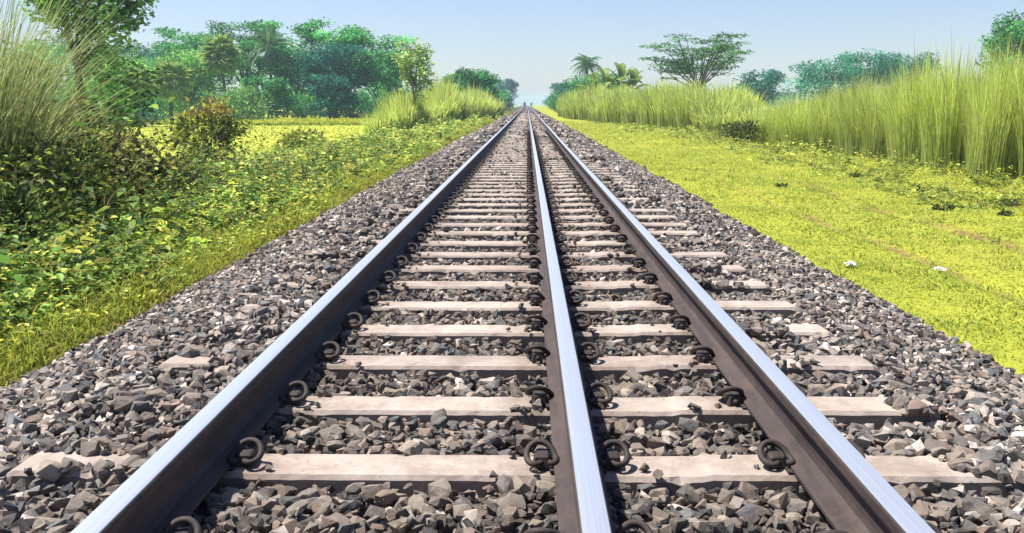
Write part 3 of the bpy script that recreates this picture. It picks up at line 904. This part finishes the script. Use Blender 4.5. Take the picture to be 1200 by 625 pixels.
broad_plant(-4.3, 9.0, 8, .5, "broad-leaved plant low on the bank below the dark shrubs", 3, .7)
broad_plant(-3.7, 7.0, 8, .36, "small broad-leaved plant close to the verge grass strip", 4, .55)

# ------------------------------------------------------------------ trees
TG = [(.06, .29, .08), (.10, .38, .09), (.035, .20, .07), (.18, .45, .09)]
TL = [(.22, .46, .11), (.28, .52, .11), (.15, .38, .11), (.34, .55, .12)]
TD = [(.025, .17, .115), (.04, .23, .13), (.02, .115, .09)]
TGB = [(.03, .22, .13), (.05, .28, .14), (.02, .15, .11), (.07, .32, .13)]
TGD = [(.05, .20, .07), (.08, .27, .08), (.03, .14, .06), (.12, .32, .08)]
def tree(x, y, h, w, palette, label, name="broadleaf_tree", style="round", n=4200, L=.40, seed=0, fork=.3, group=None, trunk_r=None, zb=None, limbs=9):
    rs = np.random.RandomState(seed + 500)
    e = empty(name, (x, y, float(gz(x, y)) - .05 if zb is None else zb), 0); tag(e, label, "tree", group)
    tr = trunk_r or h * .019
    if style != "column": n = int(n * 1.9)
    st = Soup(); ends = []
    fk = np.array([rs.normal(0, .03) * h, rs.normal(0, .03) * h, h * fork])
    pts = spline([(0, 0, 0), (fk[0] * .3 + rs.normal(0, .01) * h, fk[1] * .3, fk[2] * .5), fk], 4)
    tube(st, pts, np.linspace(tr * 1.35, tr * .85, len(pts)), (.10, .085, .07), 8)
    for k in range(limbs):
        a = k * 2.4 + rs.uniform(-.5, .5)
        if style == "flat":
            q = w * .5 * rs.uniform(.35, .95); zz = h * (rs.uniform(.60, .95) - .10 * (q / (w * .5)) ** 2) if name == "flat_topped_tree" else h * (rs.uniform(.80, .95) - .38 * (q / (w * .5)) ** 2 * rs.uniform(.3, 1.2))
        elif style == "column":
            q = w * .5 * rs.uniform(.3, .8); zz = h * rs.uniform(.42, .95)
        else:
            q = w * .5 * rs.uniform(.25, .85); zz = h * (.93 - .5 * (q / (w * .5)) ** 2 * rs.uniform(.2, 1.1))
        s0 = fk if style != "column" else np.array([0, 0, h * rs.uniform(.3, .7)])
        tip = np.array([q * math.cos(a), q * math.sin(a), zz])
        mid = s0 + (tip - s0) * .5 + np.array([0, 0, (.04 if style != "flat" else -.02) * h]) + rs.normal(0, .02, 3) * h
        pts = spline([s0, mid, tip], 4)
        tube(st, pts, np.linspace(tr * .6, tr * .14, len(pts)), (.09, .075, .06), 6)
        ends.append((tip, 1.0))
        for j in range(4 if style == "flat" else 3):
            f = rs.uniform(.4, .95); b0 = pts[int(f * (len(pts) - 1))]
            a2 = a + rs.normal(0, .8)
            t2 = b0 + np.array([math.cos(a2) * w * .17, math.sin(a2) * w * .17, h * rs.uniform(.02, .13)]) * rs.uniform(.6, 1.3)
            t2[2] = min(t2[2], h * .97)
            p2 = spline([b0, (b0 + t2) / 2 + rs.normal(0, .012, 3) * h, t2], 3)
            tube(st, p2, np.linspace(tr * .26, tr * .08, len(p2)), (.08, .07, .055), 4)
            ends.append((t2, .8))
    if style == "round":
        for k in range(26):                                   # lower skirt of the crown
            a = rs.uniform(0, 6.28); q = w * .46 * math.sqrt(rs.uniform(.1, 1))
            ends.append((np.array([q * math.cos(a), q * math.sin(a), h * rs.uniform(.10, .68)]), .9))
    if style == "flat" and name != "flat_topped_tree":
        for k in range(18):
            a = rs.uniform(0, 6.28); q = w * .42 * math.sqrt(rs.uniform(.05, 1))
            ends.append((np.array([q * math.cos(a), q * math.sin(a), h * rs.uniform(.38, .74)]), 1.15))
    if style == "column":
        tube(st, spline([(0, 0, h * fork), (.02 * h, 0, h * .65), (0, .01 * h, h * .97)], 4), np.linspace(tr * .8, tr * .15, 9), (.3, .27, .2), 6)
        ends += [(np.array([rs.normal(0, .05) * h, rs.normal(0, .05) * h, h * q]), .8) for q in np.linspace(.4, .99, 9)]
    link("trunk", st.mesh("trunk", True), M_bark, e)
    ctr = np.array([q[0] for q in ends]); sz = np.array([q[1] for q in ends])
    sp = Soup()
    idx = rs.randint(0, len(ctr), n)
    if name == "flat_topped_tree": rad = np.array([w * .085, w * .085, h * .013])
    elif style == "flat": rad = np.array([w * .095, w * .095, h * .026])
    elif style == "column": rad = np.array([w * .16, w * .16, h * .04])
    else: rad = np.array([w * .105, w * .105, h * .06])
    v = rs.normal(0, 1, (n, 3)); v = v / np.maximum(1, np.linalg.norm(v, axis=1, keepdims=True) / 1.7)
    P = ctr[idx] + v * rad * sz[idx][:, None]
    tone = np.exp(rs.normal(0, .36, len(ctr)))[idx][:, None]
    c = pal(rs, n, palette, .2) * tone
    N = rdir(rs, n) * .8 + np.array([0, 0, 1.0])
    D = rdir(rs, n) * np.array([1, 1, .5])
    sc = np.exp(rs.normal(0, .3, n))
    leaves(sp, rs, P, D, N, L * sc, L * .62 * sc, c)
    link("crown", sp.mesh("crown"), M_leaf, e)
    return e

GT = "trees lining the far side of the bright field"
# left: row across the bright field
tree(-17.7, 40, 8.6, 5.6, [(.10, .24, .07), (.16, .34, .08), (.07, .17, .06), (.24, .40, .09)], "dark leafy tree with bare lower trunk behind the towering feathery grass", n=3900, L=.24, seed=1, fork=.42)
tree(-56, 140, 9.0, 11, TL, "rounded light green tree behind the two small fan palms", seed=2, n=4200)
tree(-45.5, 136, 9.6, 8.5, TL, "fresh green rounded tree beside the tall fan palm, on its track-far side", seed=3, n=3600)
tree(-78, 200, 14.5, 16, TD, "dark blue-green tree rising behind the rounded light green one", seed=4, n=4200, L=.42)
tree(-57.5, 172, 16.5, 13, TG, "spreading tree with a layered crown over the small fan palms", style="flat", seed=5, n=5200)
tree(-45.5, 162, 16.8, 13, TG, "high spreading tree with layered crown behind the tall fan palm", style="flat", seed=6, n=5200)
tree(-30.5, 160, 17.2, 13, TG, "tallest tree of the row with a ragged stepped crown", style="flat", seed=7, n=5600, fork=.35, limbs=12)
tree(-24.5, 165, 15.2, 13, TG, "high open-crowned tree at the track end of the row, sky showing through", style="flat", seed=8, n=4800, limbs=11)
tree(-28.5, 150, 11.5, 10, TD, "deep blue-green dense tree below the tallest ragged crown", seed=9, n=5200)
tree(-22.5, 150, 10.5, 9, TG, "dense green tree with foliage to the ground at the row's track end", seed=10, n=5200)
tree(-35, 152, 11.5, 9, TG, "dense mid green tree beside the feather-leaved palm", seed=11, n=4600)
tree(-35.5, 138, 6.0, 6, TG, "small dark green tree under the row's dense crowns", seed=12, n=2600)
tree(-27.5, 140, 6.5, 6, TD, "small blue-green tree at the feet of the dense crowns", seed=13, n=2600)
tree(-50, 155, 11.0, 12, TG, "broad green tree filling the row behind the tall fan palm", seed=14, n=4600)
tree(-64, 165, 10.0, 15, TG, "wide mid green tree low behind the smallest fan palm", seed=15, n=4200)
tree(-76, 160, 12, 16, TG, "broad green tree partly hidden by the feathery grass", seed=16, n=3600)
tree(-95, 210, 17, 20, TD, "tall dark tree glimpsed through the feathery grass", seed=17, n=3600, L=.45)
shrub(-35.2, 125, 4.6, 7.2, 2400, .34, TL + [(.12, .24, .05)], "big rounded light green bush at the foot of the tall fan palm", name="bush", seed=20)
shrub(-46, 118, 2.6, 8.0, 1600, .3, TD, "long dark bush beneath the two small fan palms", name="bush", seed=21)
shrub(-21.0, 140, 5.0, 6.0, 2000, .34, TG, "dense green bush beside the far grass clumps", name="bush", seed=22)
shrub(-50, 128, 4.5, 8.0, 2000, .34, TG, "mid green bush behind the small fan palms", name="bush", seed=23)
shrub(-44.6, 106, 3.0, 5.0, 2000, .3, TL, "yellow-green bush next to the dark leafy tree's bare trunk", name="bush", seed=24)
for k, (x, y, h, w, pl, lab) in enumerate((
        (-24.5, 142, 4.2, 7, TD, "blue-green undergrowth bush below the open-crowned tree"),
        (-31.5, 141, 4.0, 7, TG, "low dark undergrowth bush beneath the tallest ragged crown"),
        (-41.5, 143, 4.5, 8, TD, "shadowy bush beneath the feather-leaved palm"),
        (-50, 146, 5.0, 9, TG, "green undergrowth bush behind the tall fan palm's trunk"),
        (-66, 150, 5.5, 11, TG, "wide undergrowth bush behind the smallest fan palm"),
        (-60, 146, 5.0, 12, TD, "dark wide bush below the wide mid green tree"),
        (-11.5, 135, 4.2, 7, TG, "green bush between the grass clumps and the low domed tree"),
        (-7.2, 165, 4.0, 5, TL, "light green bush on the bank just past the grass clumps"),
        (-6.6, 205, 4.2, 5, TG, "far green bush close to the rails before the hazy blue tree"),
        (7.4, 150, 3.4, 5, TL, "light green bush past the end of the far grass clumps"),
        (6.6, 180, 3.6, 5, TG, "dark green bush on the verge before the hazy teal tree"),
        (7.2, 230, 4.2, 6, TG, "distant bush between the far verge and the hazy teal tree"))):
    shrub(x, y, h, w, 2200, .36, pl, lab, name="bush", seed=60 + k, cat="bush")
tree(-6.9, 62, 5.6, 2.1, [(.42, .56, .20), (.33, .47, .16), (.50, .60, .25), (.24, .36, .12)], "slender pale young tree with a thin trunk standing by the grass clumps", name="young_tree", style="column", n=2700, L=.17, seed=30, fork=.35, trunk_r=.055)
# around the far end of the track
tree(-8.4, 150, 7.2, 8.0, TG, "low domed green tree above the bank's tall grass clumps", seed=31, n=3600)
tree(-9.0, 185, 7.0, 8, TG, "green rounded tree next to the far track behind the grass clumps", seed=32, n=2600)
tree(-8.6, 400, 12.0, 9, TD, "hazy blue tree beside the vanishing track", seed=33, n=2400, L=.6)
tree(-7.5, 260, 5.6, 7, TG, "low green tree hugging the distant track edge", seed=34, n=2000, L=.45)
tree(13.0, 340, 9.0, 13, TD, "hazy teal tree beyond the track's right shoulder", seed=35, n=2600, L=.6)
tree(10.5, 190, 7.2, 8, TG, "green round tree under the lone feather palm", seed=36, n=2800, L=.4)
tree(15.0, 200, 7.8, 9, TG, "green tree joined to the round one under the lone palm", seed=37, n=2800, L=.4)
# right side
tree(20.3, 120, 10.6, 11.4, [(.05, .15, .06), (.075, .20, .065), (.12, .26, .07)], "lone broad flat-topped tree with open radiating limbs above the grass", name="flat_topped_tree", style="flat", seed=40, n=4300, L=.24, fork=.34, limbs=19)
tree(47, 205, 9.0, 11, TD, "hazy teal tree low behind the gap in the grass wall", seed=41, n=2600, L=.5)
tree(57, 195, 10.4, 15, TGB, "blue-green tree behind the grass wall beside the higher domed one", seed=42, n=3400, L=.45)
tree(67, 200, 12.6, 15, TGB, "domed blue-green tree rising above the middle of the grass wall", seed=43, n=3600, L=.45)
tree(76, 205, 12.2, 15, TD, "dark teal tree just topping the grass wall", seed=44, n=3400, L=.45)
tree(46.3, 95, 9.4, 8, TGD, "green tree peeking over the highest end of the grass wall", seed=45, n=4600, L=.3)
tree(49.5, 100, 11.2, 9, TGD, "taller green tree beside the one peeking over the grass wall", seed=46, n=4600, L=.3)

# palms
def fan_leaf(seed, Lp, Rf):
    rs = np.random.RandomState(seed)
    sp = Soup()
    pts = spline([(0, 0, 0), (0, Lp * .5, .10 * Lp), (0, Lp, .05 * Lp)], 3)
    tube(sp, pts, .035, (.14, .15, .05), 4)
    n = 17
    a = np.linspace(-2.0, 2.0, n)
    P = np.tile(np.array([[0, Lp, .05 * Lp]]), (n, 1))
    D = np.stack([np.sin(a), np.cos(a), -.12 - .12 * np.abs(a) + rs.normal(0, .08, n)], 1)
    leaves(sp, rs, P, D, np.tile([[0, 0, 1.0]], (n, 1)) + rs.normal(0, .2, (n, 3)), Rf * rs.uniform(.85, 1.1, n), np.full(n, Rf * .26), pal(rs, n, [(.26, .38, .11), (.34, .45, .13), (.18, .30, .10)], .15), .1)
    me = sp.mesh("frond"); me.materials.append(M_leaf); return me
def feather_leaf(seed, L):
    rs = np.random.RandomState(seed)
    sp = Soup()
    t = np.linspace(0, 1, 9)
    ctr = np.stack([0 * t, L * (t - .12 * t ** 2), L * (.42 * t - .75 * t ** 2)], 1)
    tube(sp, ctr, np.linspace(.045, .012, 9), (.16, .18, .05), 4)
    for s in (-1, 1):
        tt = np.linspace(.12, .99, 22); n = 22
        P = np.stack([np.interp(tt, t, ctr[:, k]) for k in range(3)], 1)
        D = np.stack([s * np.ones(n), .55 + .5 * tt, -.55 + rs.normal(0, .12, n)], 1)
        leaves(sp, rs, P, D, np.tile([[s * .5, 0, 1.0]], (n, 1)), L * .26 * np.sin(.35 + tt * 2.4), np.full(n, L * .045), pal(rs, n, [(.10, .24, .08), (.15, .30, .09), (.07, .17, .07)], .15), .05)
    me = sp.mesh("frond"); me.materials.append(M_leaf); return me
fans = [fan_leaf(k, 1.15, 1.25) for k in range(3)]
feats = [feather_leaf(k, 3.2) for k in range(3)]
def palm(x, y, h, label, name, fr, nf, sc, seed, tilt=(-1.1, 1.25), tr=.17):
    rs = np.random.RandomState(seed)
    e = empty(name, (x, y, float(gz(x, y)) - .05)); tag(e, label, "palm tree")
    st = Soup()
    b = rs.normal(0, .04, 2) * h
    pts = spline([(0, 0, 0), (b[0], b[1], h * .5), (0, 0, h)], 5)
    tube(st, pts, np.linspace(tr * 1.4, tr, len(pts)), (.10, .09, .08), 8)
    link("trunk", st.mesh("trunk", True), M_bark, e)
    for k in range(nf):
        f = (k + .5) / nf
        el = tilt[1] + (tilt[0] - tilt[1]) * f
        s = sc * rs.uniform(.85, 1.1)
        link("frond", fr[k % len(fr)], parent=e, loc=(0, 0, h - .1 + .3 * (1 - f)), rot=(el + rs.normal(0, .1), rs.normal(0, .15), k * 2.4 + rs.normal(0, .2)), scale=(s, s, s))
palm(-39.6, 130, 8.6, "tall fan palm with round crown and dark trunk before the tree row", "fan_palm", fans, 36, 1.35, 1)
palm(-40.8, 115, 5.0, "small fan palm standing on the bright field, next to the smallest palm", "fan_palm", fans, 34, 1.2, 2)
palm(-41.2, 105, 4.2, "smallest fan palm with a drooping dark crown near the dark bush", "fan_palm", fans, 32, 1.15, 3, tilt=(-1.2, 1.0))
palm(-38.2, 150, 10.6, "feather-leaved palm in the tree row with drooping fronds and pale core", "feather_palm", feats, 24, 1.25, 4)
palm(11.8, 202, 9.4, "lone feather palm standing above the distant round trees", "feather_palm", feats, 34, 1.02, 5, tilt=(-.7, 1.0), tr=.2)

def banana_leaf(seed):
    rs = np.random.RandomState(seed)
    t = np.linspace(0, 1, 9); L, W = 2.3, .62
    w = W * .5 * np.array([.08, .12, .75, 1, 1, .95, .85, .55, .03])
    y = L * (t - .18 * t ** 3); z = L * (.30 * t - .42 * t ** 2.4)
    V, T = [], []
    for k in range(9):
        for s in (-1, 0, 1):
            V.append((w[k] * s * rs.uniform(.85, 1.1), y[k], z[k] + abs(s) * .22 * w[k])); T.append((.30, .36, .10) if s == 0 else (.15, .27, .05))
    F = [(k * 3 + j, k * 3 + j + 1, (k + 1) * 3 + j + 1, (k + 1) * 3 + j) for k in range(8) for j in range(2)]
    me = np_mesh("leaf", np.array(V), np.array(F), np.array(T), True); me.materials.append(M_leaf); return me
bls = [banana_leaf(k) for k in range(3)]
for k, (x, y, h, lab) in enumerate(((8.7, 112, 4.7, "banana plant with upright torn leaves above the far grass, closest to the lone palm"),
                                    (10.3, 112, 5.3, "tallest banana plant with spear-like leaves against the sky"),
                                    (11.7, 113, 4.5, "lower banana plant with leaves arching down beside the tallest one"),
                                    (7.5, 114, 3.8, "short banana plant half hidden by the far grass"))):
    rs = np.random.RandomState(900 + k)
    e = empty("banana_plant", (x, y, float(gz(x, y)) - .05)); tag(e, lab, "banana plant")
    st = Soup(); tube(st, spline([(0, 0, 0), (.05, 0, h * .35), (0, .05, h * .72)], 4), np.linspace(.16, .09, 9), (.22, .26, .09), 8)
    link("stem", st.mesh("stem", True), M_leaf, e)
    for j in range(11):
        f = j / 10
        link("leaf", bls[j % 3], parent=e, loc=(0, 0, h * .70), rot=(1.35 - 1.5 * f + rs.normal(0, .1), rs.normal(0, .2), j * 2.4 + rs.normal(0, .3)), scale=(1.35, 1.35, 1.35))

# far wood on the horizon
rs = np.random.RandomState(99)
sp = Soup()
for k in range(230):
    x = rs.uniform(-420, 420); y = rs.uniform(420, 560) if abs(x) > 14 else 0
    if y == 0: continue
    if -30 < x < 16: continue
    h, w = rs.uniform(7, 12), rs.uniform(8, 15); n = 170
    u = rdir(rs, n); P = np.array([x, y, h * .5 - 1]) + u * np.array([w * .5, w * .5, h * .52]) * rs.uniform(.6, 1.05, (n, 1))
    leaves(sp, rs, P, rdir(rs, n), rdir(rs, n) * .7 + np.array([0, 0, 1]), rs.uniform(1.0, 2.2, n), rs.uniform(.8, 1.4, n), pal(rs, n, TD + TG, .2))
tag(link("far_wood", sp.mesh("far_wood"), M_leaf), "hazy far-off wood along the horizon", "wood", kind="stuff")

# tall crop strip at the far side of the field
sp = Soup()
n = 16000
x = rs.uniform(-95, -17, n); y = rs.uniform(112, 136, n)
keep = y > 112 + 3 * vnoise(x, y * 0, 20, 90)
x, y = x[keep], y[keep]; n = len(x)
blades(sp, np.stack([x, y, gz(x, y) - .02], 1), rs.normal(0, .4, (n, 2)), .6 * np.exp(rs.normal(0, .2, n)), .22 * np.exp(rs.normal(0, .2, n)), np.full(n, .2), pal(rs, n, [(.2, .24, .02)], .15), pal(rs, n, [(.56, .58, .06), (.50, .55, .06)], .15), 2)
n = 20000
x = rs.uniform(-75, -9.4, n); y = 30 + 80 * rs.uniform(size=n) ** 1.3
blades(sp, np.stack([x, y, gz(x, y) - .02], 1), rs.normal(0, .5, (n, 2)), .18 * np.exp(rs.normal(0, .25, n)), .10 * np.exp(rs.normal(0, .2, n)), np.full(n, .2), pal(rs, n, [(.30, .32, .015)], .15), pal(rs, n, [(.54, .57, .10), (.47, .53, .09)], .12), 2)
tag(link("rice_crop", sp.mesh("rice_crop"), M_lawn), "bright yellow green rice crop covering the field", "crop", kind="stuff")

# ------------------------------------------------------------------ small things
def litter(x, y, s, seed, label):
    rs = np.random.RandomState(seed)
    bm = bmesh.new(); bmesh.ops.create_icosphere(bm, subdivisions=3, radius=1)
    for v in bm.verts:
        q = Vector(v.co)
        k = .8 + .45 * math.sin(q.x * 7 + seed) * math.cos(q.y * 6 + q.z * 5) + rs.uniform(-.12, .12)
        v.co = Vector((q.x * s * .75 * k, q.y * s * .5 * k, max(0, q.z * k * s * .28 + s * .12)))
    me = bpy.data.meshes.new("litter"); bm.to_mesh(me); bm.free()
    tag(link("litter", me, M_paper, loc=(x, y, float(gz(x, y)) + .012), rot=(.15, .1, seed)), label, "litter")
litter(2.72, 8.3, .10, 1, "crumpled white scrap lying at the edge of the stones")
litter(3.42, 8.2, .085, 2, "crumpled white scrap lying on the grass near the wheel rut")

def person(x, y, h, label, rz, seed):
    k = h / 1.72
    J = {"pelvis": (0, 0, .95), "chest": (0, .01, 1.25), "neck": (0, 0, 1.46), "head": (0, .01, 1.58), "top": (0, 0, 1.70),
         "shl": (-.19, 0, 1.40), "ell": (-.24, .02, 1.12), "hal": (-.22, .10, .88), "shr": (.19, 0, 1.40), "elr": (.24, -.02, 1.12), "har": (.23, .02, .87),
         "hil": (-.1, 0, .90), "knl": (-.11, .08, .50), "anl": (-.11, -.02, .09), "tol": (-.12, .12, .05), "hir": (.1, 0, .90), "knr": (.11, 0, .50), "anr": (.11, -.16, .10), "tor": (.12, -.04, .05)}
    Rr = dict(pelvis=.16, chest=.17, neck=.065, head=.10, top=.07, shl=.07, ell=.05, hal=.04, shr=.07, elr=.05, har=.04, hil=.11, knl=.075, anl=.05, tol=.04, hir=.11, knr=.075, anr=.05, tor=.04)
    E = [("pelvis", "chest"), ("chest", "neck"), ("neck", "head"), ("head", "top"), ("chest", "shl"), ("shl", "ell"), ("ell", "hal"), ("chest", "shr"), ("shr", "elr"), ("elr", "har"), ("pelvis", "hil"), ("hil", "knl"), ("knl", "anl"), ("anl", "tol"), ("pelvis", "hir"), ("hir", "knr"), ("knr", "anr"), ("anr", "tor")]
    names = list(J)
    me = bpy.data.meshes.new("person")
    me.from_pydata([tuple(c * k for c in J[q]) for q in names], [(names.index(a), names.index(b)) for a, b in E], [])
    o = link("person", me, M_cloth, loc=(x, y, .0), rot=(0, 0, rz))
    md = o.modifiers.new("skin", 'SKIN')
    for q, sv in zip(names, me.skin_vertices[0].data):
        sv.radius = (Rr[q] * k, Rr[q] * k * .8); sv.use_root = (q == "pelvis")
    o.modifiers.new("sub", 'SUBSURF').render_levels = 1
    tag(o, label, "person")
person(-.62, 232, 1.72, "tiny dark distant figure on the track between the rails", .2, 1)
person(1.15, 292, 1.68, "fainter, still smaller figure beside the far end of the track", 2.8, 2)

# ------------------------------------------------------------------ haze
bm = bmesh.new(); bmesh.ops.create_cube(bm, size=1)
for v in bm.verts: v.co = Vector((v.co.x * 5300, 1285 + v.co.y * 2720, -2.5 if v.co.z < 0 else 19.5))
me = bpy.data.meshes.new("haze"); bm.to_mesh(me); bm.free()
t = NT("haze_air")
pv = t.n("ShaderNodeVolumePrincipled")
pv.inputs["Color"].default_value = (.54, .74, 1.0, 1)
pv.inputs["Density"].default_value = .00048
pv.inputs["Anisotropy"].default_value = 0.0
t.l(pv.outputs[0], t.out.inputs["Volume"])
hz = link("haze", me, t.m)
tag(hz, kind="stuff")
